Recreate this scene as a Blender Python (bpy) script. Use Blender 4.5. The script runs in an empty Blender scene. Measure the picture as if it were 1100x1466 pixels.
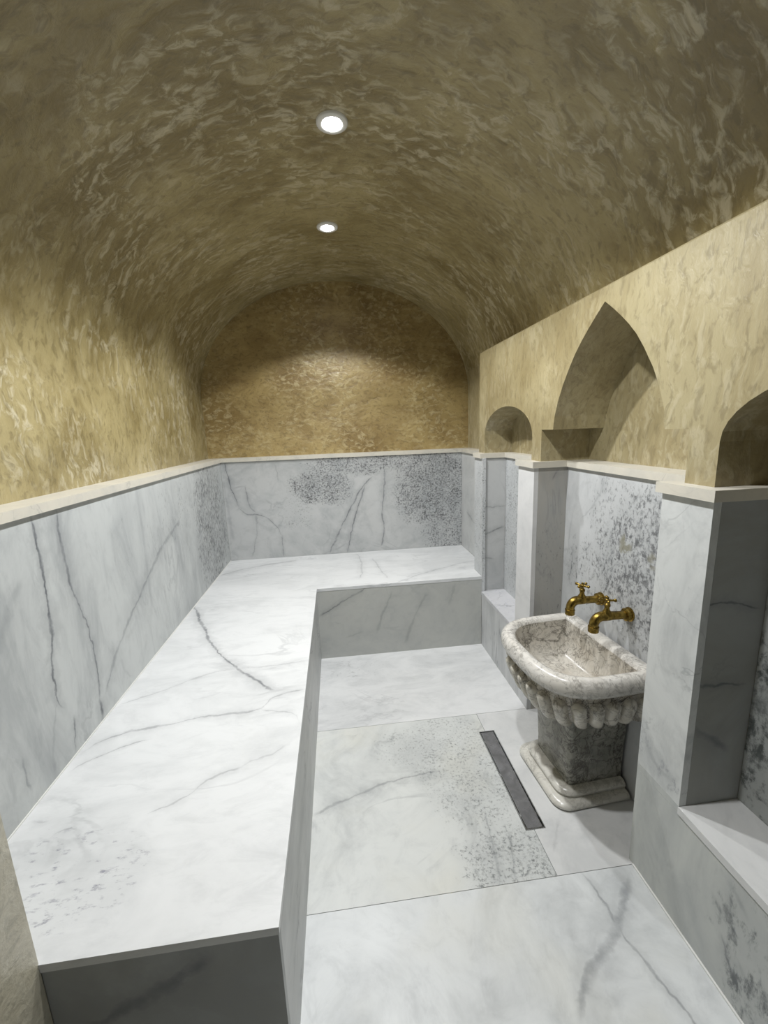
import bpy, bmesh, math, random
from mathutils import Vector, Matrix
import mathutils

S = bpy.context.scene
C = S.collection
random.seed(4)

# ------------------------------------------------------------------ camera
cam_d = bpy.data.cameras.new('camera')
cam = bpy.data.objects.new('camera', cam_d)
C.objects.link(cam)
PITCH, YAW, ROLL, CAM_H, F_PX = 0.1947, 0.1075, -0.0376, 1.3567, 602.0
fw = Vector((math.sin(YAW) * math.cos(PITCH), math.cos(YAW) * math.cos(PITCH), -math.sin(PITCH)))
rt = Vector((math.cos(YAW), -math.sin(YAW), 0))
up = rt.cross(fw)
r2 = rt * math.cos(ROLL) + up * math.sin(ROLL)
u2 = -rt * math.sin(ROLL) + up * math.cos(ROLL)
m = Matrix((r2, u2, -fw)).transposed().to_4x4()
m.translation = Vector((0, 0, CAM_H))
cam.matrix_world = m
cam_d.sensor_fit = 'VERTICAL'
cam_d.sensor_height = 36.0
cam_d.lens = F_PX / 1466.0 * 36.0
cam_d.clip_start = 0.02
S.camera = cam

# ------------------------------------------------------------------ world, exposure
w = bpy.data.worlds.new('world')
S.world = w
w.use_nodes = True
w.node_tree.nodes['Background'].inputs[0].default_value = (0.6, 0.62, 0.65, 1)
w.node_tree.nodes['Background'].inputs[1].default_value = 0.0
S.view_settings.view_transform = 'Standard'
S.view_settings.look = 'None'
S.view_settings.exposure = 1.08
S.view_settings.gamma = 1.0
S.view_settings.use_curve_mapping = False

# downlights in the vault crown: (x, y, watts, beam angle, beam softness)
LAMPS = [(0.022, 2.345, 27.0, 126.0, 0.25), (0.05, 1.615, 38.0, 131.0, 0.30), (0.09, 0.89, 30.0, 126.0, 0.22)]
LAMP_COLOR = (0.985, 0.995, 1.0)

# room measures (metres)
XL, XB, XA, XV = -0.812, -0.160, 0.844, 0.931     # left wall, bench edge, arcade marble, right wall marble
YB, YR, YE = 3.071, 2.371, 0.646                  # back wall, back riser, bench end
HB, HL, LT, HP = 0.45, 1.168, 0.027, 0.351        # bench, ledge underside, ledge thickness, sill
XP = 0.871                                        # arcade plaster plane
ZA = 1.774                                        # arcade top
VCX, VA, VB, VZ = 0.047, 0.95, 0.75, 1.607        # vault ellipse
YBP, YN = 3.13, -0.75                             # plaster back wall, near wall

# ------------------------------------------------------------------ node helpers
class NT:
    def __init__(s, name):
        s.m = bpy.data.materials.new(name)
        s.m.use_nodes = True
        s.t = s.m.node_tree
        s.t.nodes.clear()
        s.out = s.t.nodes.new('ShaderNodeOutputMaterial')
        s.b = s.t.nodes.new('ShaderNodeBsdfPrincipled')
        s.t.links.new(s.b.outputs[0], s.out.inputs[0])
    def put(s, sock, v):
        if isinstance(v, bpy.types.NodeSocket): s.t.links.new(v, sock)
        elif v is not None: sock.default_value = v
    def math(s, op, a, b=None, c=None, clamp=False):
        n = s.t.nodes.new('ShaderNodeMath'); n.operation = op; n.use_clamp = clamp
        for i, v in enumerate((a, b, c)):
            if v is not None: s.put(n.inputs[i], v)
        return n.outputs[0]
    def vmath(s, op, a, b=None):
        n = s.t.nodes.new('ShaderNodeVectorMath'); n.operation = op
        s.put(n.inputs[0], a)
        if b is not None: s.put(n.inputs[1], b)
        return n.outputs[0]
    def pos(s):
        return s.t.nodes.new('ShaderNodeNewGeometry').outputs['Position']
    def sep(s, v):
        n = s.t.nodes.new('ShaderNodeSeparateXYZ'); s.put(n.inputs[0], v); return n.outputs
    def noise(s, v, scale, detail=4, rough=0.55, dist=0.0, col=False):
        n = s.t.nodes.new('ShaderNodeTexNoise'); s.put(n.inputs['Vector'], v)
        n.inputs['Scale'].default_value = scale; n.inputs['Detail'].default_value = detail
        n.inputs['Roughness'].default_value = rough; n.inputs['Distortion'].default_value = dist
        return n.outputs['Color' if col else 'Fac']
    def rng(s, v, a, b, lo=0.0, hi=1.0, smooth=True):
        n = s.t.nodes.new('ShaderNodeMapRange')
        n.interpolation_type = 'SMOOTHSTEP' if smooth else 'LINEAR'
        s.put(n.inputs['Value'], v)
        for k, x in zip(('From Min', 'From Max', 'To Min', 'To Max'), (a, b, lo, hi)): s.put(n.inputs[k], x)
        return n.outputs[0]
    def mix(s, f, a, b, mode='MIX'):
        n = s.t.nodes.new('ShaderNodeMix'); n.data_type = 'RGBA'; n.blend_type = mode
        s.put(n.inputs['Factor'], f)
        s.put(n.inputs['A'] if False else n.inputs[6], a if isinstance(a, bpy.types.NodeSocket) else (*a, 1))
        s.put(n.inputs[7], b if isinstance(b, bpy.types.NodeSocket) else (*b, 1))
        return n.outputs[2]
    def curve(s, v, pts):
        n = s.t.nodes.new('ShaderNodeFloatCurve'); s.put(n.inputs['Value'], v)
        cu = n.mapping.curves[0]
        while len(cu.points) < len(pts): cu.points.new(0.5, 0.5)
        for q, (x, y) in zip(cu.points, pts):
            q.location = (x, y); q.handle_type = 'AUTO'
        n.mapping.update()
        return n.outputs[0]
    def bump(s, h, strength, dist):
        n = s.t.nodes.new('ShaderNodeBump'); s.put(n.inputs['Height'], h)
        n.inputs['Strength'].default_value = strength; n.inputs['Distance'].default_value = dist
        s.t.links.new(n.outputs[0], s.b.inputs['Normal'])
    def scaled(s, v, xyz):
        return s.vmath('MULTIPLY', v, xyz)

def vein_mask(N, a, b, wvar, pts, width, dark, fade=0.03):
    """darkness of one vein drawn along pts (slab coordinates), as a function of the slab coordinates a, b"""
    A = [q[0] for q in pts]; B = [q[1] for q in pts]
    if max(B) - min(B) > max(A) - min(A):
        a, b, A, B = b, a, B, A
    pr = sorted(zip(A, B))
    keep = [pr[0]]
    for q in pr[1:]:
        if q[0] - keep[-1][0] > 0.004: keep.append(q)
    a0, a1 = keep[0][0], keep[-1][0]
    b0 = min(q[1] for q in keep); b1 = max(q[1] for q in keep)
    if b1 - b0 < 0.01: b0 -= 0.01; b1 += 0.01
    u = N.math('DIVIDE', N.math('SUBTRACT', a, a0), a1 - a0)
    cv = N.curve(u, [((x - a0) / (a1 - a0), (y - b0) / (b1 - b0)) for x, y in keep])
    d = N.math('ABSOLUTE', N.math('SUBTRACT', b, N.math('MULTIPLY_ADD', cv, b1 - b0, b0)))
    d = N.math('DIVIDE', d, wvar)
    core = N.rng(d, 0.0, width, 1.0, 0.0)
    halo = N.rng(d, 0.0, width * 4.5, 0.28, 0.0)
    v = N.math('MAXIMUM', core, halo)
    ends = N.math('MULTIPLY', N.rng(a, a0 - fade * .4, a0 + fade), N.rng(a, a1 - fade, a1 + fade * .4, 1.0, 0.0))
    return N.math('MULTIPLY', N.math('MULTIPLY', v, ends), dark)

AX = {'x': (1, 2), 'y': (0, 2), 'z': (0, 1)}
def marble(name, axis='z', veins=(), specks=(), base=(0.80, 0.81, 0.82), cloud=0.30, net=0.22, net_scale=2.2,
           speck_scale=42.0, speck_color=(0.065, 0.067, 0.072), stretch=(1, 1, 1), rough=0.40, seed=0.0, warm=0.0, stains=()):
    N = NT(name)
    p0 = N.pos()
    p = N.vmath('ADD', p0, (seed * 3.1, seed * 1.7, seed * 2.3))
    wob = N.vmath('SUBTRACT', N.noise(p, 7.0, 3, col=True), (0.5, 0.5, 0.5))
    fine = N.vmath('SUBTRACT', N.noise(p, 38.0, 3, col=True), (0.5, 0.5, 0.5))
    pw = N.vmath('ADD', p0, N.vmath('ADD', N.vmath('MULTIPLY', wob, (0.030,) * 3), N.vmath('MULTIPLY', fine, (0.017,) * 3)))
    sp = N.sep(pw)
    a, b = sp[AX[axis][0]], sp[AX[axis][1]]
    # cloudy ground, streaked and mottled
    base = tuple(c * 0.80 for c in base)
    cl = N.noise(N.scaled(p, stretch), 3.0, 8, 0.66, 0.9)
    c2 = N.noise(N.scaled(p, stretch), 11.0, 8, 0.70, 0.6)
    cf = N.math('MULTIPLY', N.rng(cl, 0.40, 0.70), min(1.0, cloud * 1.3))
    col = N.mix(cf, base, (0.345, 0.362, 0.368))
    col = N.mix(N.math('MULTIPLY', N.rng(c2, 0.46, 0.74), 0.10 + cloud * 0.5), col, (0.28, 0.293, 0.303))
    if warm:
        wf = N.math('MULTIPLY', N.rng(N.noise(p, 3.1, 3), 0.5, 0.7), warm)
        col = N.mix(wf, col, (0.62, 0.59, 0.46))
    # faint network of hair veins
    nt = N.noise(N.scaled(p, stretch), net_scale, 5, 0.55, 1.3)
    rid = N.math('ABSOLUTE', N.math('SUBTRACT', nt, 0.5))
    nf = N.math('MULTIPLY', N.rng(rid, 0.0, 0.022, 1.0, 0.0), N.rng(N.noise(p, 3.3, 2), 0.45, 0.65))
    dark = N.math('MULTIPLY', nf, net)
    wvar = N.rng(N.noise(p, 10.0, 4, 0.65), 0.32, 0.68, 0.40, 1.65)
    mod = N.rng(N.noise(p, 16.0, 4, 0.65), 0.30, 0.62, 0.55, 1.0)
    for v in veins:
        dark = N.math('MAXIMUM', dark, N.math('MULTIPLY', vein_mask(N, a, b, wvar, *v), mod))
    col = N.mix(dark, col, (0.100, 0.108, 0.122))
    if specks:
        msk = None
        s0 = N.sep(N.vmath('ADD', p0, N.vmath('MULTIPLY', wob, (0.16,) * 3)))
        a2, b2 = s0[AX[axis][0]], s0[AX[axis][1]]
        for (ca, cb, ra, rb, st) in specks:
            da = N.math('DIVIDE', N.math('SUBTRACT', a2, ca), ra)
            db = N.math('DIVIDE', N.math('SUBTRACT', b2, cb), rb)
            d2 = N.math('ADD', N.math('MULTIPLY', da, da), N.math('MULTIPLY', db, db))
            k = N.rng(d2, 0.25, 1.1, st, 0.0)
            msk = k if msk is None else N.math('MAXIMUM', msk, k)
        sn = N.noise(N.scaled(p, stretch), speck_scale * 1.9, 6, 0.72, 0.15)
        patch = N.math('MULTIPLY', N.math('SUBTRACT', N.noise(p, speck_scale * 0.30, 3), 0.5), 0.22)
        th = N.math('SUBTRACT', N.math('MULTIPLY_ADD', msk, -0.200, 0.64), patch)
        sf = N.math('MULTIPLY', N.rng(N.math('SUBTRACT', sn, th), -0.02, 0.16), N.rng(N.noise(p, speck_scale * 0.7, 4, 0.7), 0.30, 0.60, 0.35, 1.0))
        sf = N.math('MULTIPLY', sf, N.rng(msk, 0.02, 0.4))
        col = N.mix(N.math('MULTIPLY', msk, 0.38), col, (0.36, 0.378, 0.385))
        col = N.mix(N.math('MULTIPLY', sf, 0.9), col, speck_color)
    for (ca, cb, ra, rb, st, sc) in stains:
        da = N.math('DIVIDE', N.math('SUBTRACT', a, ca), ra)
        db = N.math('DIVIDE', N.math('SUBTRACT', b, cb), rb)
        d2 = N.math('ADD', N.math('MULTIPLY', da, da), N.math('MULTIPLY', db, db))
        k = N.math('MULTIPLY', N.rng(d2, 0.3, 1.2, st, 0.0), N.rng(N.noise(p, 30, 4), 0.42, 0.55))
        col = N.mix(k, col, sc)
    N.put(N.b.inputs['Base Color'], col)
    N.put(N.b.inputs['Roughness'], N.rng(N.noise(p, 5.0, 3), 0.3, 0.7, rough - 0.05, rough + 0.08))
    N.b.inputs['Specular IOR Level'].default_value = 0.4
    return N.m

def veined_stone(name, seed=0.0, light=(0.72, 0.69, 0.62), mid=(0.42, 0.38, 0.31), amount=1.0, rough=0.25, scale=1.0):
    """heavily veined breccia of the wash basin"""
    N = NT(name)
    p = N.vmath('ADD', N.pos(), (seed, seed * 1.3, seed * 0.7))
    g = N.noise(p, 6.0 * scale, 5, 0.6, 1.0)
    col = N.mix(N.math('MULTIPLY', N.rng(g, 0.42, 0.68), 0.75 * amount), light, mid)
    grain = N.noise(N.scaled(p, (1, 1, 0.6)), 30.0 * scale, 6, 0.7, 0.4)
    col = N.mix(N.math('MULTIPLY', N.rng(grain, 0.48, 0.72), 0.55 * amount), col, tuple(c * 0.45 for c in mid))
    for sc, wd, st, ds in ((5.0, 0.020, 0.95, 0.8), (10.0, 0.028, 0.85, 1.0), (20.0, 0.040, 0.65, 0.8)):
        n = N.noise(N.vmath('ADD', p, (sc, 0, 0)), sc * scale, 6, 0.62, ds)
        r = N.math('ABSOLUTE', N.math('SUBTRACT', n, 0.5))
        f = N.math('MULTIPLY', N.rng(r, 0.0, wd, 1.0, 0.0), N.rng(N.noise(N.vmath('ADD', p, (0, sc, 0)), 6.0, 3), 0.36, 0.56))
        col = N.mix(N.math('MULTIPLY', f, st * amount), col, (0.06, 0.052, 0.042))
    N.put(N.b.inputs['Base Color'], col)
    N.b.inputs['Roughness'].default_value = rough
    return N.m

def plaster(name, flow='arch', deep=(0.24, 0.180, 0.070), lightc=(0.44, 0.365, 0.19), fleck=(0.60, 0.53, 0.36), flecks=0.6, rough=0.36, bump=0.30, seed=0.0, coat=0.6):
    """burnished lime plaster; trowel strokes run round the vault ('arch') or with the wall (a scale vector)"""
    N = NT(name)
    p0 = N.pos()
    p = N.vmath('ADD', p0, (seed, seed, seed))
    if flow == 'arch':
        s = N.sep(p0)
        th = N.math('MULTIPLY', N.math('ARCTAN2', N.math('SUBTRACT', s[0], 0.047), N.math('SUBTRACT', s[2], 1.35)), 0.95)
        cb = N.t.nodes.new('ShaderNodeCombineXYZ')
        N.put(cb.inputs[0], N.math('MULTIPLY', th, 0.55)); N.put(cb.inputs[1], s[1]); N.put(cb.inputs[2], N.math('MULTIPLY', s[2], 0.2))
        q = N.vmath('ADD', cb.outputs[0], (seed, seed, seed))
    else:
        q = N.scaled(p, flow)
    big = N.noise(p, 1.6, 4, 0.55, 0.3)
    med = N.noise(q, 5.5, 6, 0.65, 0.5)
    col = N.mix(N.rng(N.math('ADD', N.math('MULTIPLY', big, 0.45), N.math('MULTIPLY', med, 0.55)), 0.36, 0.64), deep, lightc)
    wv = N.vmath('ADD', q, N.vmath('MULTIPLY', N.vmath('SUBTRACT', N.noise(p, 9.0, 2, col=True), (.5, .5, .5)), (0.07,) * 3))
    f1 = N.noise(wv, 30.0, 5, 0.62, 0.4)
    area = N.rng(N.noise(p, 2.3, 4, 0.6), 0.34, 0.66)
    fk = N.math('MULTIPLY', N.rng(f1, 0.47, 0.63), area)
    col = N.mix(N.math('MULTIPLY', fk, flecks), col, fleck)
    f2 = N.noise(wv, 46.0, 4, 0.6, 0.3)
    col = N.mix(N.math('MULTIPLY', N.rng(f2, 0.50, 0.66), 0.45), col, tuple(c * 0.6 for c in deep))
    N.put(N.b.inputs['Base Color'], col)
    N.put(N.b.inputs['Roughness'], N.rng(f1, 0.35, 0.65, rough + 0.10, rough - 0.06))
    N.b.inputs['Specular IOR Level'].default_value = 0.6
    hh = N.math('ADD', N.math('MULTIPLY', f1, 0.55), N.math('MULTIPLY', med, 1.3))
    N.bump(hh, bump, 0.016)
    N.b.inputs['Coat Weight'].default_value = coat
    N.b.inputs['Coat Roughness'].default_value = 0.42
    return N.m

def plain(name, color, rough=0.4, metal=0.0, emit=None, estr=0.0, grain=0.0):
    N = NT(name)
    if grain:
        g = N.noise(N.pos(), 22.0, 4, 0.6, 0.6)
        N.put(N.b.inputs['Base Color'], N.mix(N.rng(g, 0.3, 0.7), tuple(c * (1 - grain) for c in color), tuple(min(1, c * (1 + grain)) for c in color)))
        N.put(N.b.inputs['Roughness'], N.rng(g, 0.3, 0.7, rough + 0.1, rough - 0.08))
    else:
        N.b.inputs['Base Color'].default_value = (*color, 1)
        N.b.inputs['Roughness'].default_value = rough
    N.b.inputs['Metallic'].default_value = metal
    if emit:
        N.b.inputs['Emission Color'].default_value = (*emit, 1)
        N.b.inputs['Emission Strength'].default_value = estr
    return N.m

# ------------------------------------------------------------------ mesh helpers
def link(name, bm, mat, parent=None, smooth=False, bevel=0.0, off=None):
    if bevel:
        es = [e for e in bm.edges if e.is_manifold and e.calc_face_angle(0) > 0.5]
        bmesh.ops.bevel(bm, geom=es, offset=bevel, segments=2, profile=0.6, affect='EDGES', clamp_overlap=True)
    bmesh.ops.recalc_face_normals(bm, faces=bm.faces)
    if off is not None: bmesh.ops.translate(bm, verts=bm.verts, vec=-Vector(off))
    me = bpy.data.meshes.new(name)
    bm.to_mesh(me); bm.free()
    if smooth:
        for f in me.polygons: f.use_smooth = True
    if mat: me.materials.append(mat)
    o = bpy.data.objects.new(name, me)
    C.objects.link(o)
    if parent: o.parent = parent
    return o

def box(bm, x0, x1, y0, y1, z0, z1):
    vs = [bm.verts.new((x, y, z)) for x in (x0, x1) for y in (y0, y1) for z in (z0, z1)]
    for f in ((0, 1, 3, 2), (4, 6, 7, 5), (0, 4, 5, 1), (2, 3, 7, 6), (0, 2, 6, 4), (1, 5, 7, 3)):
        bm.faces.new([vs[i] for i in f])
    return vs

def boxes(*bs):
    bm = bmesh.new()
    for b in bs: box(bm, *b)
    return bm

def prism(poly, z0, z1):
    bm = bmesh.new()
    lo = [bm.verts.new((x, y, z0)) for x, y in poly]
    hi = [bm.verts.new((x, y, z1)) for x, y in poly]
    bm.faces.new(lo[::-1]); bm.faces.new(hi)
    n = len(poly)
    for i in range(n):
        j = (i + 1) % n
        bm.faces.new((lo[i], lo[j], hi[j], hi[i]))
    return bm

def quad(bm, *pts):
    return bm.faces.new([bm.verts.new(q) for q in pts])

def struct(o): o['kind'] = 'structure'; return o
def thing(name, label, cat, loc, rz=0.0, group=None):
    o = bpy.data.objects.new(name, None); C.objects.link(o)
    o.empty_display_size = 0.1
    o.location = loc; o.rotation_euler = (0, 0, rz)
    o['label'] = label; o['category'] = cat
    if group: o['group'] = group
    return o

def tube(bm, path, radii, seg=16, cap=True):
    """round tube through path points with a radius for each"""
    rings = []
    prev = None
    for i, pnt in enumerate(path):
        pnt = Vector(pnt)
        if i == 0: t = Vector(path[1]) - pnt
        elif i == len(path) - 1: t = pnt - Vector(path[i - 1])
        else: t = (Vector(path[i + 1]) - pnt).normalized() + (pnt - Vector(path[i - 1])).normalized()
        if t.length < 1e-9: t = prev_t
        t.normalize(); prev_t = t
        if prev is None:
            ax = Vector((0, 1, 0)) if abs(t.y) < 0.9 else Vector((1, 0, 0))
            n = t.cross(ax).normalized()
        else:
            n = (prev - t * prev.dot(t)).normalized()
        prev = n
        b = t.cross(n)
        rings.append([bm.verts.new(pnt + (n * math.cos(k * 2 * math.pi / seg) + b * math.sin(k * 2 * math.pi / seg)) * radii[i]) for k in range(seg)])
    for A, B in zip(rings, rings[1:]):
        for k in range(seg):
            bm.faces.new((A[k], A[(k + 1) % seg], B[(k + 1) % seg], B[k]))
    if cap:
        bm.faces.new(rings[0][::-1]); bm.faces.new(rings[-1])
    return rings

def ball(bm, c, r, sx=1, sy=1, sz=1, seg=12):
    mt = Matrix.Translation(c) @ Matrix.Diagonal((sx, sy, sz, 1))
    bmesh.ops.create_uvsphere(bm, u_segments=seg, v_segments=8, radius=r, matrix=mt)

def smooth_by_angle(o, deg=35):
    me = o.data
    for f in me.polygons: f.use_smooth = True
    me.set_sharp_from_angle(angle=math.radians(deg))
# ------------------------------------------------------------------ materials
M_VAULT = plaster('vault_plaster', deep=(0.182, 0.138, 0.047), lightc=(0.385, 0.322, 0.160), fleck=(0.61, 0.56, 0.41), flecks=0.70, seed=0.0, rough=0.34, bump=0.5)
M_LUNETTE = plaster('lunette_plaster', (0.8, 1, 1.2), deep=(0.20, 0.130, 0.038), lightc=(0.38, 0.285, 0.115), fleck=(0.55, 0.47, 0.28), flecks=0.65, seed=2.0, bump=0.40)
M_ARCADE = plaster('arcade_plaster', (1, 1.2, 0.5), deep=(0.265, 0.213, 0.105), lightc=(0.39, 0.337, 0.195), fleck=(0.52, 0.47, 0.33), flecks=0.5, rough=0.36, bump=0.28, seed=5.0)
M_JAMB = plaster('jamb_plaster', (1, 1, 1), deep=(0.40, 0.37, 0.28), lightc=(0.55, 0.52, 0.42), fleck=(0.62, 0.60, 0.50), flecks=0.3, seed=8.0)
M_MASONRY = plain('masonry', (0.45, 0.44, 0.42), 0.8, grain=0.1)

LEFT_V = [
    ([(1.196, 1.168), (1.195, 1.055), (1.19, 0.95), (1.177, 0.838), (1.151, 0.702), (1.166, 0.614)], 0.011, 1.0),
    ([(1.296, 1.168), (1.29, 0.988), (1.314, 0.861), (1.342, 0.7), (1.334, 0.528)], 0.009, 0.8),
    ([(2.201, 0.934), (1.94, 0.86), (1.649, 0.716), (1.476, 0.626), (1.361, 0.521)], 0.018, 0.55),
    ([(1.002, 0.595), (1.001, 0.533), (1.01, 0.488)], 0.008, 0.5),
    ([(1.198, 0.561), (1.188, 0.455)], 0.008, 0.8),
    ([(1.334, 0.54), (1.327, 0.455)], 0.010, 0.9),
    ([(1.479, 0.601), (1.494, 0.543), (1.546, 0.479)], 0.012, 0.25),
    ([(1.16, 0.66), (1.11, 0.56), (1.09, 0.46)], 0.010, 0.3),
    ([(0.95, 0.80), (1.05, 0.95), (1.12, 1.02)], 0.03, 0.25)]
M_LEFT = marble('marble_left_wall', 'x', LEFT_V, [(2.75, 0.80, 0.42, 0.60, 0.95), (2.2, 1.0, 0.35, 0.2, 0.35), (1.75, 0.95, 0.25, 0.2, 0.25)], base=(0.64, 0.665, 0.66), cloud=0.65,
                speck_scale=34, stretch=(1, 1.5, 0.55), seed=1)
BENCH_V = [
    ([(-0.812, 2.25), (-0.694, 1.996), (-0.586, 1.782), (-0.459, 1.599), (-0.361, 1.486), (-0.269, 1.394)], 0.013, 0.8),
    ([(-0.80, 1.40), (-0.665, 1.475), (-0.575, 1.533), (-0.471, 1.573), (-0.353, 1.569), (-0.164, 1.582)], 0.008, 0.35),
    ([(-0.72, 1.262), (-0.589, 1.27), (-0.501, 1.292), (-0.394, 1.29), (-0.306, 1.299), (-0.264, 1.358), (-0.165, 1.387)], 0.008, 0.5),
    ([(-0.805, 2.74), (-0.778, 2.776), (-0.58, 2.892), (-0.314, 2.972)], 0.022, 0.45),
    ([(-0.32, 1.05), (-0.28, 1.074), (-0.228, 1.094), (-0.188, 1.125)], 0.009, 0.30),
    ([(-0.30, 1.30), (-0.244, 1.281), (-0.197, 1.261), (-0.164, 1.194)], 0.007, 0.35),
    ([(-0.79, 1.115), (-0.704, 1.176), (-0.621, 1.207)], 0.006, 0.55),
    ([(-0.80, 1.179), (-0.722, 1.252), (-0.59, 1.272)], 0.006, 0.50),
    ([(-0.511, 0.939), (-0.434, 0.972), (-0.387, 1.024), (-0.304, 1.054)], 0.007, 0.42),
    ([(-0.714, 0.889), (-0.697, 0.917), (-0.655, 0.915)], 0.005, 0.55),
    ([(-0.786, 0.955), (-0.741, 0.95)], 0.005, 0.4),
    ([(0.096, 3.035), (0.128, 2.809), (0.106, 2.498)], 0.009, 0.40),
    ([(0.217, 2.894), (0.24, 2.68), (0.276, 2.46)], 0.008, 0.35),
    ([(0.397, 2.434), (0.642, 2.572), (0.895, 2.682)], 0.011, 0.40)]
M_BENCH = marble('marble_bench_top', 'z', BENCH_V, [(-0.62, 0.80, 0.17, 0.16, 0.50), (-0.60, 2.75, 0.25, 0.25, 0.3)], base=(0.88, 0.895, 0.905), cloud=0.22, net=0.20,
                 speck_scale=30, speck_color=(0.22, 0.22, 0.27), stretch=(0.6, 1.4, 1), seed=2)
BACK_V = [
    ([(-0.779, 1.169), (-0.771, 1.079), (-0.752, 0.969), (-0.735, 0.906), (-0.716, 0.848)], 0.008, 0.85),
    ([(-0.716, 0.848), (-0.66, 0.794), (-0.589, 0.78), (-0.503, 0.732), (-0.446, 0.662), (-0.428, 0.60)], 0.009, 0.75),
    ([(-0.428, 0.62), (-0.432, 0.54), (-0.433, 0.45)], 0.007, 0.65),
    ([(-0.658, 0.992), (-0.649, 0.9), (-0.597, 0.79)], 0.008, 0.55),
    ([(-0.605, 0.786), (-0.602, 0.691), (-0.632, 0.559), (-0.655, 0.464)], 0.013, 0.45),
    ([(-0.45, 1.145), (-0.428, 1.081), (-0.422, 0.998)], 0.009, 0.35),
    ([(-0.093, 0.455), (-0.01, 0.619), (0.081, 0.783), (0.171, 0.928), (0.257, 1.022)], 0.010, 0.75),
    ([(0.040, 0.455), (0.091, 0.647), (0.159, 0.845), (0.205, 0.959)], 0.009, 0.80),
    ([(0.285, 0.479), (0.325, 0.649), (0.316, 0.736), (0.338, 0.902), (0.345, 1.067)], 0.009, 0.70),
    ([(-0.805, 1.05), (-0.79, 0.80), (-0.77, 0.60)], 0.02, 0.25)]
M_BACK = marble('marble_back_wall', 'y', BACK_V, [(-0.12, 0.96, 0.30, 0.17, 1.0), (0.20, 1.12, 0.55, 0.10, 0.95), (0.72, 0.92, 0.40, 0.42, 1.0), (0.86, 0.62, 0.34, 0.32, 0.85), (-0.30, 0.80, 0.15, 0.18, 0.5)],
                base=(0.62, 0.632, 0.63), cloud=0.6, speck_scale=42, seed=3)
M_RISER = marble('marble_back_riser', 'y', [
    ([(-0.153, 0.276), (-0.012, 0.354), (0.13, 0.433)], 0.010, 0.65),
    ([(0.284, 0.392), (0.231, 0.271), (0.182, 0.135)], 0.016, 0.35),
    ([(0.507, 0.373), (0.438, 0.264), (0.403, 0.173), (0.355, 0.047)], 0.015, 0.33),
    ([(0.673, 0.417), (0.639, 0.281)], 0.012, 0.3), ([(0.0, 0.12), (0.096, 0.155)], 0.016, 0.28)], base=(0.62, 0.63, 0.60), cloud=0.3, net=0.12, seed=4)
M_SIDE = marble('marble_side_riser', 'x', base=(0.68, 0.69, 0.68), cloud=0.45, net=0.5, net_scale=3.2, stretch=(1, 0.55, 1.2), seed=5)
M_END = marble('marble_end_riser_shaded', 'y', [([(-0.56, 0.26), (-0.40, 0.34), (-0.28, 0.40)], 0.03, 0.7)], base=(0.36, 0.37, 0.36), cloud=0.6, seed=6)  # bench end faces away from the lamps; its shade is put into this base
M_FLOOR_FAR = marble('marble_floor_far', 'z', [], [(0.0, 2.25, 0.35, 0.12, 0.35)], base=(0.86, 0.87, 0.875), cloud=0.30, speck_scale=26, stretch=(0.7, 1.3, 1), net=0.15, seed=7)
M_FLOOR_MID = marble('marble_floor_mid', 'z', [
    ([(-0.155, 1.306), (-0.059, 1.341), (0.044, 1.379), (0.174, 1.416), (0.339, 1.431)], 0.010, 0.52),
    ([(0.461, 1.218), (0.44, 1.112), (0.43, 1.042), (0.415, 0.985)], 0.008, 0.5), ([(0.507, 1.14), (0.49, 1.07), (0.463, 0.985)], 0.008, 0.45)],
    [(0.45, 1.45, 0.26, 0.40, 0.62), (0.50, 1.05, 0.22, 0.18, 0.75), (0.30, 1.60, 0.25, 0.16, 0.5)], base=(0.82, 0.84, 0.82), cloud=0.34, warm=0.22, speck_scale=48, speck_color=(0.16, 0.17, 0.17), seed=8)
M_FLOOR_RIGHT = marble('marble_floor_right', 'z', [([(0.62, 1.05), (0.70, 1.16)], 0.012, 0.25)], base=(0.82, 0.825, 0.82), cloud=0.28, net=0.1, seed=9)
M_FLOOR_NEAR = marble('marble_floor_near', 'z', [
    ([(0.672, 0.975), (0.685, 0.932), (0.690, 0.862), (0.697, 0.80), (0.704, 0.776), (0.714, 0.724), (0.728, 0.676), (0.740, 0.60)], 0.007, 0.55),
    ([(0.809, 0.949), (0.74, 0.88), (0.665, 0.817), (0.603, 0.776), (0.549, 0.742), (0.506, 0.706), (0.479, 0.67)], 0.026, 0.55),
    ([(0.56, 0.76), (0.545, 0.735)], 0.008, 0.6)], base=(0.84, 0.865, 0.87), cloud=0.34, net=0.10, warm=0.15, seed=10)
M_PIER = marble('marble_pier_white', 'x', base=(0.84, 0.84, 0.84), cloud=0.15, net=0.06, seed=11)
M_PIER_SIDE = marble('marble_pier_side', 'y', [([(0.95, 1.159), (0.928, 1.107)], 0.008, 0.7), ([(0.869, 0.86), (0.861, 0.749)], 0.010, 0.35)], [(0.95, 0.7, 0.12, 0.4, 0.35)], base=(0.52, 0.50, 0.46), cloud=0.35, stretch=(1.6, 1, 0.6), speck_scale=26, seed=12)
M_JAMB1 = marble('marble_niche_jamb', 'y', [([(0.853, 0.885), (0.911, 0.874), (0.994, 0.873)], 0.009, 0.6), ([(0.855, 0.704), (0.913, 0.721), (0.988, 0.75)], 0.010, 0.65), ([(0.865, 0.565), (0.932, 0.551)], 0.008, 0.5)], base=(0.64, 0.65, 0.65), cloud=0.4, seed=13)
M_NICHE1 = marble('marble_niche_speckled', 'x', [], [(2.1, 0.8, 0.6, 0.6, 0.62)], base=(0.72, 0.74, 0.75), cloud=0.3, speck_scale=50, speck_color=(0.085, 0.088, 0.094), seed=14)
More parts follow.
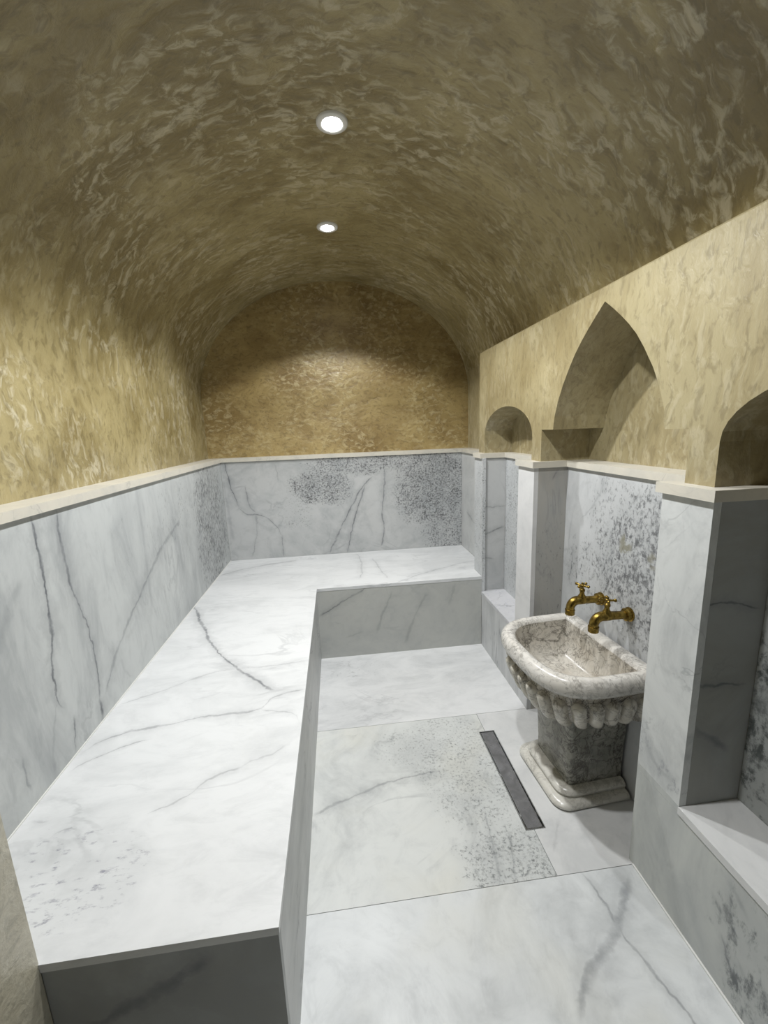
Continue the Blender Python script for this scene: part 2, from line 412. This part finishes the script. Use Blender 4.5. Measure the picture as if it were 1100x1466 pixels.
M_FARWALL = marble('marble_far_right', 'x', [([(2.55, 0.60), (2.75, 0.68), (2.95, 0.74)], 0.012, 0.45)], base=(0.70, 0.71, 0.70), cloud=0.3, seed=15)
M_NICHE2 = marble('marble_basin_niche', 'x', [
    ([(1.658, 0.83), (1.661, 0.748), (1.683, 0.67)], 0.009, 0.6), ([(1.527, 0.877), (1.582, 0.821)], 0.008, 0.8), ([(1.465, 1.141), (1.504, 1.069), (1.611, 0.957)], 0.012, 0.35)],
    [(1.20, 0.86, 0.36, 0.36, 1.0), (1.40, 1.0, 0.22, 0.2, 0.62), (1.5, 0.75, 0.25, 0.2, 0.6)], base=(0.72, 0.735, 0.745), cloud=0.35, speck_scale=40, speck_color=(0.085, 0.088, 0.094), stretch=(1, 1.1, 0.75), seed=16,
    stains=[(1.327, 0.919, 0.035, 0.05, 0.8, (0.22, 0.21, 0.15)), (1.10, 1.02, 0.04, 0.06, 0.8, (0.24, 0.23, 0.16)), (1.194, 0.905, 0.03, 0.03, 0.6, (0.22, 0.21, 0.15))])
M_PILLAR = marble('marble_pillar_face', 'x', [([(0.86, 0.42), (0.93, 0.40), (0.98, 0.47)], 0.03, 0.35)], [(0.92, 0.40, 0.10, 0.07, 0.6), (0.92, 0.9, 0.12, 0.2, 0.22)], base=(0.76, 0.78, 0.77), cloud=0.6, speck_scale=24, speck_color=(0.3, 0.31, 0.33), net=0.3, net_scale=5, stretch=(1, 1.2, 0.8), seed=17)
M_PILLAR_SIDE = marble('marble_pillar_side_shaded', 'y', [([(0.845, 0.92), (0.909, 0.919), (0.974, 0.904), (1.0, 0.90)], 0.006, 0.95), ([(0.846, 0.707), (0.906, 0.699), (0.985, 0.697)], 0.006, 0.9), ([(0.856, 0.579), (0.964, 0.507)], 0.022, 0.75)], base=(0.34, 0.345, 0.32), cloud=0.5, seed=18)  # darkened base carries the shade on the pillar's near face
M_NICHE3 = marble('marble_niche_near', 'x', [], [(0.70, 0.62, 0.30, 0.40, 0.95)], base=(0.52, 0.54, 0.52), cloud=0.4, speck_scale=15, speck_color=(0.05, 0.06, 0.058), stretch=(1, 1, 0.8), seed=19)
M_PLINTH1 = marble('marble_plinth_far', 'x', [], [], base=(0.72, 0.73, 0.735), cloud=0.5, net=0.55, net_scale=3.0, stretch=(1, 1.5, 0.45), seed=20)
M_SILL = marble('marble_sill', 'z', [], [(0.92, 2.1, 0.2, 0.4, 0.35)], base=(0.78, 0.78, 0.81), cloud=0.3, net=0.5, net_scale=5, speck_color=(0.3, 0.31, 0.42), speck_scale=36, seed=21)
M_SILL3 = marble('marble_sill_near', 'z', [], [], base=(0.80, 0.805, 0.80), cloud=0.25, net=0.2, stretch=(1, 0.6, 1), seed=22)
M_PLINTH3 = marble('marble_plinth_near', 'x', [
    ([(0.726, 0.222), (0.695, 0.193)], 0.010, 0.7), ([(0.694, 0.145), (0.665, 0.086), (0.636, 0.066)], 0.011, 0.85), ([(0.689, 0.302), (0.647, 0.263)], 0.014, 0.7), ([(0.655, 0.134), (0.625, 0.101)], 0.012, 0.6)],
    [(0.60, 0.20, 0.16, 0.26, 0.8)], base=(0.66, 0.68, 0.65), cloud=0.55, speck_scale=18, speck_color=(0.09, 0.10, 0.105), stretch=(1, 1.0, 0.45), seed=23)
M_LEDGE = marble('marble_ledge', 'z', [], [], base=(0.76, 0.72, 0.62), cloud=0.2, net=0.2, net_scale=4, seed=24)

# ------------------------------------------------------------------ setting: floor
floor = struct(link('floor', boxes((-0.95, 1.15, YN, 3.2, -0.12, -0.020)), M_MASONRY))
G = 0.0008
def slab(poly, mat):
    return link('marble_slab', prism(poly, -0.020, 0.0), mat, floor, bevel=0.0009)
DX0, DX1, DY0, DY1, JX = 0.567, 0.638, 1.135, 1.616, 0.596
slab([(XB - .02, 1.735 + G), (XA + .01, 1.735 + G), (XA + .01, YR + .01), (XB - .02, YR + .01)], M_FLOOR_FAR)
slab([(XB - .02, .982 + G), (JX - G, .982 + G), (JX - G, DY0), (DX0, DY0), (DX0, DY1), (JX - G, DY1), (JX - G, 1.735 - G), (XB - .02, 1.735 - G)], M_FLOOR_MID)
slab([(JX + G, .982 + G), (1.0, .982 + G), (1.0, 1.735 - G), (JX + G, 1.735 - G), (JX + G, DY1), (DX1, DY1), (DX1, DY0), (JX + G, DY0)], M_FLOOR_RIGHT)
slab([(-.58, YN), (XA + .01, YN), (XA + .01, .982 - G), (XB - .02, .982 - G), (XB - .02, YE + .018), (-.58, YE + .018)], M_FLOOR_NEAR)

# ------------------------------------------------------------------ setting: vault
def ell(t): return (VCX + VA * math.cos(t), VZ + VB * math.sin(t))
t_right = math.asin((ZA - 0.03 - VZ) / VB)
bm = bmesh.new()
NS = 72
prof = [ell(t_right + (math.pi - t_right) * i / NS) for i in range(NS + 1)]
ys = [YN, 0.0, 0.7, 1.4, 2.1, 2.7, YBP]
grid = [[bm.verts.new((x, y, z)) for x, z in prof] for y in ys]
for A, B in zip(grid, grid[1:]):
    for i in range(NS): bm.faces.new((A[i], A[i + 1], B[i + 1], B[i]))
# outer skin gives the vault its thickness
prof2 = [(VCX + (VA + .12) * math.cos(t_right + (math.pi - t_right) * i / 24), VZ + (VB + .12) * math.sin(t_right + (math.pi - t_right) * i / 24)) for i in range(25)]
g2 = [[bm.verts.new((x, y, z)) for x, z in prof2] for y in (YN, YBP)]
for i in range(24): bm.faces.new((g2[0][i], g2[1][i], g2[1][i + 1], g2[0][i + 1]))
ceiling = struct(link('ceiling', bm, M_VAULT, smooth=True))

# ------------------------------------------------------------------ setting: left wall
XLP = VCX - VA
wall_left = struct(link('wall_left', boxes((XLP - .12, XLP, YN, YBP, 0, VZ), (XLP, XL - .02, YN, YBP, 0, HL - .001)), M_VAULT))
link('marble_panel', boxes((XL - .02, XL, YE - .02, YB, HB + .0006, HL)), M_LEFT, wall_left, bevel=0.0008)
link('ledge', boxes((XLP, XL + .012, YE - .02, YB - .0125, HL, HL + LT)), M_LEDGE, wall_left, bevel=0.003)

# ------------------------------------------------------------------ setting: back wall
wall_back = struct(link('wall_back', boxes((XLP - .12, 1.15, YBP, YBP + .12, 0, 2.55), (XLP, XV + .02, YB + .02, YBP, 0, HL - .001)), M_LUNETTE))
link('marble_panel', boxes((XL + .0006, XV - .0006, YB, YB + .02, HB + .0006, HL)), M_BACK, wall_back, bevel=0.0008)
link('ledge', boxes((XLP, XV + .065, YB - .012, YBP, HL, HL + LT)), M_LEDGE, wall_back, bevel=0.003)

# ------------------------------------------------------------------ setting: front wall with the doorway jamb
wall_front = struct(link('wall_front', boxes((XLP, -.576, YN, YE, 0, 2.45)), M_JAMB))

# ------------------------------------------------------------------ setting: right wall, plaster arcade
ZL = HL + LT
ARC2 = [(.293, 1.329), (.285, 1.38), (.262, 1.44), (.232, 1.495), (.19, 1.555), (.155, 1.598), (.12, 1.632), (.085, 1.662), (.04, 1.697), (0.0, 1.726)]
def arch2():
    c = 1.339
    up_ = [(c + d, z) for d, z in ARC2]
    dn = [(c - d, z) for d, z in ARC2[::-1][1:]]
    return [(1.726, ZL), (1.726, 1.329)] + up_ + dn + [(.964, 1.329), (.964, ZL)]
def arch_round(c, h, s=1.30, rise=.147, n=20):
    pts = [(c + h, ZL)]
    for i in range(n + 1):
        t = math.pi * i / n
        pts.append((c + h * math.cos(t), s + rise * math.sin(t)))
    return pts + [(c - h, ZL)]
Y_FAR, Y_NEAR = 2.514, 0.176
niches = [(arch_round(2.116, .304), 1.035), (arch2(), 1.09), (arch_round(.574, .304), 1.05)]
bm = bmesh.new()
def dense(pl):
    out = []
    for (y0, z0), (y1, z1) in zip(pl, pl[1:]):
        n = 1 if abs(y0 - y1) < 1e-6 else 3
        for k in range(n): out.append((y0 + (y1 - y0) * k / n, z0 + (z1 - z0) * k / n))
    return out + [pl[-1]]
low = [(Y_FAR, ZL)]
for pl, xb in niches: low += pl
low += [(Y_NEAR, ZL)]
R = 0.006   # softened arris along the top edge
front_lo = [bm.verts.new((XP, y, z)) for y, z in low]
front_hi = [bm.verts.new((XP, y, ZA - R)) for y, z in low]
for i in range(len(low) - 1):
    if abs(low[i][0] - low[i + 1][0]) > 1e-6:
        bm.faces.new((front_lo[i], front_lo[i + 1], front_hi[i + 1], front_hi[i]))
quad(bm, (XP, Y_FAR, ZA - R), (XP, Y_NEAR, ZA - R), (XP + R, Y_NEAR, ZA), (XP + R, Y_FAR, ZA))
quad(bm, (XP + R, Y_FAR, ZA), (XP + R, Y_NEAR, ZA), (1.05, Y_NEAR, ZA), (1.05, Y_FAR, ZA))
for y in (Y_FAR, Y_NEAR):
    quad(bm, (XP, y, ZL), (XP, y, ZA - R), (XP + R, y, ZA), (1.05, y, ZA), (1.05, y, ZL))
for pl, xb in niches:
    a = [bm.verts.new((XP, y, z)) for y, z in pl]
    b = [bm.verts.new((xb, y, z)) for y, z in pl]
    for i in range(len(pl) - 1): bm.faces.new((a[i], a[i + 1], b[i + 1], b[i]))
    bm.faces.new([bm.verts.new((xb, y, z)) for y, z in pl])
# plain wall strips beyond both ends of the arcade, following the vault down to the ledge
for y0, y1 in ((Y_FAR, YBP), (YN, Y_NEAR)):
    st = [(1.0, ZL), (VCX + VA, VZ)] + [ell(t_right * i / 8) for i in range(1, 9)]
    st[0] = (VCX + VA, ZL)
    g = [[bm.verts.new((x, y, z)) for x, z in st] for y in (y0, y1)]
    for i in range(len(st) - 1): bm.faces.new((g[0][i], g[1][i], g[1][i + 1], g[0][i + 1]))
for b in ((1.11, 1.15, YN, 3.2, 0, 1.9), (XV + .02, 1.0, Y_FAR, YB + .02, 0, HL - .001), (.865, 1.10, 2.412, Y_FAR - .02, 0, HL - .001),
          (.865, 1.10, 1.749, 1.863, 0, HL - .001), (.865, 1.10, .868, .98, 0, HL - .001), (.865, 1.10, .1, .24, 0, HL - .001),
          (.865, 1.10, 1.863, 2.412, 0, HP - .021), (.865, 1.10, .24, .868, 0, HP - .021)):
    box(bm, *b)
wall_right = struct(link('wall_right', bm, M_ARCADE))
def panel(b, mat, name='marble_panel', bevel=0.0009): return link(name, boxes(b), mat, wall_right, bevel=bevel)
T = 0.02
N1B, N2B, N3B = .992, .997, 1.0146
YP1F, YP1N, YP2F, YP2N, YJ = 1.884, 1.727, 1.0006, .847, 2.391
panel((XV, XV + T, Y_FAR + .001, YB, HB + .0006, HL), M_FARWALL)
panel((XA, XA + T, YR + .0005, Y_FAR - .001, HP - T, HL), M_NICHE1)                       # end of the arcade
panel((XA + T, N1B, YJ, YJ + T, HP, HL), M_JAMB1)                                      # far jamb of the small niche
panel((N1B, N1B + T, YP1F + .0005, YJ - .0005, HP, HL), M_NICHE1)
panel((XA - .003, N1B + T, YP1F + .0005, YJ - .0005, HP - T, HP), M_SILL, 'sill_slab', 0.0015)
panel((XA, XA + T, YP1N, YR - .001, 0, HP - T - .0005), M_PLINTH1)
panel((XA, XA + T, YP1N, YP1F, HP - T, HL), M_PIER)
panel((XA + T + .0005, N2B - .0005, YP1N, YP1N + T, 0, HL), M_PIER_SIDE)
panel((N2B, N2B + T, YP2F + .0005, YP1N + .002, 0, HL), M_NICHE2)
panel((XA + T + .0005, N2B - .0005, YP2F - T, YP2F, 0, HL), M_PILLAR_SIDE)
panel((XA, XA + T, YP2N, YP2F, HP + .0005, HL), M_PILLAR)
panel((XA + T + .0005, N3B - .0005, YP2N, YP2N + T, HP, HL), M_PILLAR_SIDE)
panel((N3B, N3B + T, .2855, YP2N - .0005, HP, HL), M_NICHE3)
panel((XA - .003, N3B + T, .2855, YP2N - .0005, HP - T, HP), M_SILL3, 'sill_slab', 0.0015)
panel((XA, XA + T, YN, YP2F, 0, HP - T - .0005), M_PLINTH3)
panel((XA, XA + T, YP2N, YP2F, HP - T, HP), M_PLINTH3)
panel((XA, XA + T, YN, .285, HP - T, HL), M_PIER)
panel((XA + T + .0005, N3B - .0005, .265, .285, HP, HL), M_PIER_SIDE)
OV = 0.012
M_SEAL = plain('white_sealant', (0.72, 0.72, 0.70), 0.45)
link('sealant_bead', boxes((XA - .005, XA - .0002, YN, .98, .0002, .005)), M_SEAL, wall_right, bevel=0.002)
link('sealant_bead', boxes((XL + .0002, XL + .0035, YE + .01, YB - .001, HB + .0003, HB + .0035)), M_SEAL, wall_left, bevel=0.0012)
for b in ((XV - OV, VCX + VA, Y_FAR + .001, YB - .0125), (XA - OV, 1.035, YJ - OV, Y_FAR), (N1B - OV, 1.035, YP1F + OV, YJ - OV),
          (XA - OV, 1.09, YP1N - OV, YP1F + OV), (N2B - OV, 1.09, YP2F + OV, YP1N - OV), (XA - OV, 1.09, YP2N - OV, YP2F + OV),
          (N3B - OV, 1.05, .285 + OV, YP2N - OV), (XA - OV, 1.05, YN, .285 + OV)):
    panel((b[0], b[1], b[2] + .0003, b[3] - .0003, HL, HL + LT), M_LEDGE, 'ledge', 0.0025)

# ------------------------------------------------------------------ bench
b0 = (-.5, 1.8, 0)
bench = thing('marble_bench', 'L-shaped white marble bench along the left and back walls', 'bench', b0)
Lp = [(XL - .018, YE), (XB, YE), (XB, YR), (XA - .0005, YR), (XA - .0005, 2.41), (XA, 2.515), (XV - .0005, 2.516), (XV - .0005, YB), (XL - .018, YB)]
Lp = [(XL - .018, YE - .002), (XB + .002, YE - .002), (XB + .002, YR - .002), (XA - .001, YR - .002), (XA - .001, Y_FAR + .001), (XV - .001, Y_FAR + .001), (XV - .001, YB + .018), (XL - .018, YB + .018)]
link('top_slab', prism(Lp, HB - .018, HB), M_BENCH, bench, bevel=0.0015, off=b0)
link('riser_panel', boxes((XB - .018, XB, YE + .0185, YR - .0005, 0, HB - .0185)), M_SIDE, bench, bevel=0.0008, off=b0)
link('riser_panel', boxes((XB - .018, XA - .001, YR, YR + .018, 0, HB - .0185)), M_RISER, bench, bevel=0.0008, off=b0)
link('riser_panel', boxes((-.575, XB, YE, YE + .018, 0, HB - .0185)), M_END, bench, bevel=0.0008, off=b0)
link('core', boxes((XL - .018, XB - .02, YE + .02, YB + .015, 0, HB - .019), (XB - .02, XA - .002, YR + .02, YB + .015, 0, HB - .019)), M_MASONRY, bench, off=b0)

# ------------------------------------------------------------------ wash basin
M_BASIN = veined_stone('basin_stone_shaded', 1.0, light=(0.50, 0.465, 0.40), mid=(0.27, 0.235, 0.18), amount=1.0)  # darker than the lobes: shade of the recesses between them is in the colour
M_INNER = veined_stone('basin_inner_stone', 9.0, light=(0.58, 0.55, 0.49), mid=(0.38, 0.325, 0.25), amount=0.65)
M_LOBE = veined_stone('basin_lobe_stone', 11.0, light=(0.62, 0.59, 0.52), mid=(0.40, 0.36, 0.29), amount=0.60)
M_RIM = veined_stone('basin_rim_stone', 3.0, light=(0.64, 0.62, 0.58), mid=(0.47, 0.44, 0.38), amount=0.45)
M_PED = veined_stone('pedestal_stone', 5.0, light=(0.34, 0.335, 0.29), mid=(0.15, 0.15, 0.125), amount=1.0, scale=0.9)
M_FOOT = veined_stone('basin_foot_stone', 7.0, light=(0.64, 0.625, 0.57), mid=(0.50, 0.47, 0.41), amount=0.30)
basin = thing('wash_basin', 'carved veined marble wash basin on a pedestal in the middle niche', 'basin', (.966, 1.352, 0), math.radians(3.5))
BW, BD, BXC, BN = .25, .365, -.13, 3.0
def outline(dw, xb=0.015, n=40, W=BW, D=BD):
    """D-shaped outline from the back edge round the front, inset by dw: list of (x, y, nx, ny)"""
    pts = []
    w_, d_ = W - dw, D - dw
    A = d_ + BXC
    ns = 6
    for i in range(ns): pts.append((xb + (BXC - xb) * i / ns, w_))
    for i in range(n + 1):
        t = math.pi / 2 + math.pi * i / n
        c, s = math.cos(t), math.sin(t)
        pts.append((BXC - A * abs(c) ** (2 / BN), w_ * math.copysign(abs(s) ** (2 / BN), s)))
    for i in range(1, ns + 1): pts.append((BXC + (xb - BXC) * i / ns, -w_))
    return pts
def loft(bm, rings, close=True, cap0=False, cap1=False):
    R_ = [[bm.verts.new(q) for q in r] for r in rings]
    n = len(R_[0])
    for A, B in zip(R_, R_[1:]):
        for i in range(n if close else n - 1):
            j = (i + 1) % n
            bm.faces.new((A[i], A[j], B[j], B[i]))
    if cap0: bm.faces.new(R_[0][::-1])
    if cap1: bm.faces.new(R_[-1])
    return R_
ZT = .560
def ring(d, z, xb=.015): return [(x, y, z) for x, y in outline(d, xb)]
# bowl body: underside, wall, neck
body = [(.12, .350), (.085, .352), (.070, .365), (.056, .39), (.045, .42), (.036, .45), (.034, .470), (.030, .486), (.018, .496)]
inner = [(.047, .545), (.052, .52), (.060, .48), (.074, .44), (.10, .412), (.15, .402)]
bm = bmesh.new()
loft(bm, [ring(d, z) for d, z in body], cap0=True)
bowl = link('bowl', bm, M_BASIN, basin); smooth_by_angle(bowl, 50)
bm = bmesh.new()
loft(bm, [ring(d, z, -.034 - (d - .047) * .6) for d, z in inner], cap1=True)
o = link('inner_bowl', bm, M_INNER, basin); smooth_by_angle(o, 50)
rim = [(.020, .494, .015), (.006, .500, .015), (-.001, .512, .015), (-.003, .526, .015), (.000, .542, .015), (.008, .554, .013), (.018, .560, .008), (.030, .560, -.020), (.040, .556, -.029), (.047, .545, -.034)]
bm = bmesh.new()
loft(bm, [ring(d, z, xb) for d, z, xb in rim])
o = link('rim', bm, M_RIM, basin); smooth_by_angle(o, 60)
# carved lobes round the belly, each one a swelling tongue
def arc(dw):
    p_ = outline(dw, .015, 80)
    L = [0.0]
    for a_, b_ in zip(p_, p_[1:]): L.append(L[-1] + math.hypot(b_[0] - a_[0], b_[1] - a_[1]))
    return p_, L
def at_arc(tab, f):
    p_, L = tab
    s = f * L[-1]
    for i in range(len(L) - 1):
        if L[i + 1] >= s:
            k = (s - L[i]) / max(1e-9, L[i + 1] - L[i])
            x = p_[i][0] + (p_[i + 1][0] - p_[i][0]) * k; y = p_[i][1] + (p_[i + 1][1] - p_[i][1]) * k
            tx, ty = p_[i + 1][0] - p_[i][0], p_[i + 1][1] - p_[i][1]
            l = math.hypot(tx, ty) or 1
            return x, y, ty / l * -1, tx / l
    return (*p_[-1], 0, -1)
NL = 17
zs = [(.464, .034), (.461, .034), (.456, .035), (.449, .036), (.441, .038), (.43, .041), (.41, .048), (.39, .055), (.372, .064), (.356, .074), (.346, .086)]
tabs = [arc(d) for z, d in zs]
for k in range(NL):
    bm = bmesh.new()
    rows = []
    for (z, d), tab, v in zip(zs, tabs, range(len(zs))):
        fv = v / (len(zs) - 1)
        top = max(0.0, (z - .440) / .0245)
        wid = min(1.0, math.sqrt(max(0.0, 1 - top * top)) + .03)
        bul = .030 * (1 - top * top) ** .5 * (1.0 if fv < .85 else 1.0 - .25 * (fv - .85) / .15)
        row = []
        for u in range(9):
            uu = -1 + 2 * u / 8
            f = (k + .5 +   .455 * uu * wid * (1 - .10 * fv)) / NL
            x, y, nx, ny = at_arc(tab, f)
            h = bul * math.sqrt(max(0.0, 1 - uu * uu)) - .004
            if ny * y + nx * (x - BXC) < 0: nx, ny = -nx, -ny
            row.append(bm.verts.new((min(x + nx * h, .016), y + ny * h, z)))
        rows.append(row)
    for A, B in zip(rows, rows[1:]):
        for i in range(8): bm.faces.new((A[i], A[i + 1], B[i + 1], B[i]))
    bm.faces.new(rows[0]); bm.faces.new(rows[-1][::-1])
    o = link('carved_lobe', bm, M_LOBE, basin); smooth_by_angle(o, 70)
# pedestal and stepped foot
def rr(x0, x1, hw, r, z, n=6):
    """rectangle with two rounded front corners; back edge at x1"""
    pts = [(x1, hw, z)]
    for i in range(n + 1):
        t = math.pi / 2 + math.pi / 2 * i / n
        pts.append((x0 + r + r * math.cos(t), hw - r + r * math.sin(t), z))
    for i in range(n + 1):
        t = math.pi + math.pi / 2 * i / n
        pts.append((x0 + r + r * math.cos(t), -hw + r + r * math.sin(t), z))
    pts.append((x1, -hw, z))
    return pts
bm = bmesh.new()
loft(bm, [rr(-.222, .01, .128, .018, .352), rr(-.216, .01, .122, .018, .30), rr(-.208, .01, .114, .017, .20), rr(-.204, .01, .110, .017, .10), rr(-.204, .01, .110, .017, .058)], cap0=True, cap1=True)
o = link('pedestal', bm, M_PED, basin); smooth_by_angle(o, 40)
bm = bmesh.new()
prof_f = [(.000, .000), (-.005, .008), (-.005, .017), (.001, .025), (.011, .0285), (.022, .029), (.023, .033), (.019, .040), (.021, .048), (.031, .056), (.05, .0575)]
loft(bm, [rr(-.266 + d, .01, .158 - d, .055, z) for d, z in prof_f], cap0=True, cap1=True)
o = link('foot', bm, M_FOOT, basin); smooth_by_angle(o, 45)

# ------------------------------------------------------------------ brass taps
def brass():
    N = NT('aged_brass')
    g = N.noise(N.pos(), 60.0, 4, 0.6, 0.5)
    N.put(N.b.inputs['Base Color'], N.mix(N.rng(g, 0.35, 0.7), (0.34, 0.235, 0.060), (0.13, 0.088, 0.022)))
    N.b.inputs['Metallic'].default_value = 1.0
    N.put(N.b.inputs['Roughness'], N.rng(g, 0.3, 0.7, 0.24, 0.40))
    return N.m
M_BRASS = brass()
def make_tap(label, y, z, reach, tilt):
    t = thing('brass_tap', label, 'tap', (N2B - .0005, y, z), 0, 'brass taps over the basin')
    bm = bmesh.new()
    tube(bm, [(0, 0, 0), (-.004, 0, 0), (-.006, 0, 0), (-.012, 0, 0), (-.014, 0, 0), (-.019, 0, 0), (-.022, 0, 0)], [.025, .0255, .021, .021, .0235, .0225, .016], 24)
    o = link('flange', bm, M_BRASS, t); smooth_by_angle(o)
    bm = bmesh.new()
    L = reach; rb = .030
    path = [(-.015, 0, 0), (-.04, 0, 0), (-.07, 0, .001), (-L + .055, 0, .002), (-L + .04, 0, .002)]
    rad = [.0145, .0145, .0155, .0175, .0175]
    for i in range(9):
        a_ = math.pi / 2 * i / 8
        path.append((-L + rb - rb * math.sin(a_), 0, .002 - rb + rb * math.cos(a_))); rad.append(.0172 - .0012 * i / 8)
    path.append((-L, 0, -.034)); rad.append(.0155)
    tube(bm, path, rad, 20)
    o = link('spout', bm, M_BRASS, t); smooth_by_angle(o, 50)
    bm = bmesh.new()
    tube(bm, [(-L, 0, -.032), (-L, 0, -.033), (-L, 0, -.038), (-L, 0, -.039), (-L, 0, -.052), (-L, 0, -.054), (-L, 0, -.0541)], [.0165, .0185, .0185, .0175, .0180, .0165, .012], 20)
    o = link('outlet_collar', bm, M_BRASS, t); smooth_by_angle(o)
    sx = -L + .046
    bm = bmesh.new()
    tube(bm, [(sx, 0, .008), (sx, 0, .018), (sx, 0, .026), (sx, 0, .034), (sx, 0, .040), (sx, 0, .046), (sx, 0, .052)], [.0165, .0145, .0095, .0080, .0105, .0105, .006], 16)
    o = link('stem', bm, M_BRASS, t); smooth_by_angle(o)
    bm = bmesh.new()
    cz = .060
    ball(bm, (sx, 0, cz), .009, 1, 1, .8)
    for k in range(4):
        a_ = tilt + k * math.pi / 2
        dx, dy = math.cos(a_), math.sin(a_)
        tube(bm, [(sx + dx * .004, dy * .004, cz), (sx + dx * .014, dy * .014, cz + .001), (sx + dx * .022, dy * .022, cz + .002)], [.0048, .0036, .0042], 10)
        ball(bm, (sx + dx * .024, dy * .024, cz + .002), .0062, seg=10)
    ball(bm, (sx, 0, cz + .009), .005)
    o = link('cross_handle', bm, M_BRASS, t); smooth_by_angle(o, 60)
    return t
make_tap('aged brass tap with cross handle, the farther of two above the basin', 1.441, .676, .128, .5)
make_tap('aged brass tap with cross handle, the nearer of two above the basin', 1.280, .684, .134, 1.1)

# ------------------------------------------------------------------ floor drain
M_STEEL = plain('drain_steel', (0.62, 0.63, 0.64), 0.28, 1.0, grain=0.12)
M_COVER = plain('drain_cover', (0.20, 0.20, 0.205), 0.32, 0.35, grain=0.25)
M_DARK = plain('drain_gap', (0.012, 0.012, 0.013), 0.6)
dx, dy = (DX0 + DX1) / 2, (DY0 + DY1) / 2
dr = thing('floor_drain', 'long narrow steel floor drain set in the marble beside the basin', 'drain', (dx, dy, 0))
hw, hl = (DX1 - DX0) / 2 - .0006, (DY1 - DY0) / 2 - .0006
def frame_bm(hx, hy, t_, z0, z1):
    return boxes((-hx, -hx + t_, -hy, hy, z0, z1), (hx - t_, hx, -hy, hy, z0, z1), (-hx + t_, hx - t_, -hy, -hy + t_, z0, z1), (-hx + t_, hx - t_, hy - t_, hy, z0, z1))
link('frame', frame_bm(hw, hl, .0032, -.0198, .0012), M_STEEL, dr)
link('channel', boxes((-hw + .004, hw - .004, -hl + .004, hl - .004, -.0198, -.017)), M_DARK, dr)
cv = link('cover', boxes((-hw + .0085, hw - .0085, -hl + .0075, hl - .0075, -.012, -.001)), M_COVER, dr, bevel=0.0012)
link('cover_edging', frame_bm(hw - .0068, hl - .0058, .0014, -.014, -.0004), M_STEEL, cv)
for sx in (-1, 1):
    for sy in (-1, 0, 1):
        link('spacer', boxes((sx * (hw - .0058) - .0012, sx * (hw - .0058) + .0012, sy * .18 - .006, sy * .18 + .006, -.017, -.003)), M_STEEL, dr)

# ------------------------------------------------------------------ downlights
M_RING = plain('white_trim', (0.75, 0.75, 0.73), 0.35)
M_LENS = plain('lamp_lens', (1, 1, 1), 0.5, 0.0, LAMP_COLOR, 22.0)
LAB = ['round recessed downlight in the vault crown, the one nearest the back wall', 'glaring round recessed downlight in the vault crown, second from the back wall', 'round recessed downlight in the vault crown, nearest the doorway']
for (lx, ly, watts, beam, soft), lab in zip(LAMPS, LAB):
    zc = VZ + VB * math.sqrt(1 - ((lx - VCX) / VA) ** 2)
    t = thing('ceiling_downlight', lab, 'ceiling light', (lx, ly, zc - .004), 0, 'downlights along the vault crown')
    bm = bmesh.new()
    pr_ = [(.030, .004), (.031, -.001), (.036, -.005), (.046, -.005), (.052, -.002), (.053, .006)]
    n = 40
    rg = [[bm.verts.new((r_ * math.cos(2 * math.pi * i / n), r_ * math.sin(2 * math.pi * i / n), z_)) for i in range(n)] for r_, z_ in pr_]
    for A, B in zip(rg, rg[1:]):
        for i in range(n): bm.faces.new((A[i], A[(i + 1) % n], B[(i + 1) % n], B[i]))
    o = link('trim_ring', bm, M_RING, t); smooth_by_angle(o, 60)
    bm = bmesh.new()
    tube(bm, [(0, 0, .003), (0, 0, 0), (0, 0, -.0035)], [.0305, .0305, .022], 32)
    o = link('lens', bm, M_LENS, t); smooth_by_angle(o, 40)
    ld = bpy.data.lights.new('downlight_beam', 'SPOT')
    ld.energy = watts; ld.color = LAMP_COLOR; ld.spot_size = math.radians(beam); ld.spot_blend = soft
    ld.shadow_soft_size = .028
    lo = bpy.data.objects.new('downlight_beam', ld); C.objects.link(lo)
    lo.parent = t; lo.location = (0, 0, -.012)
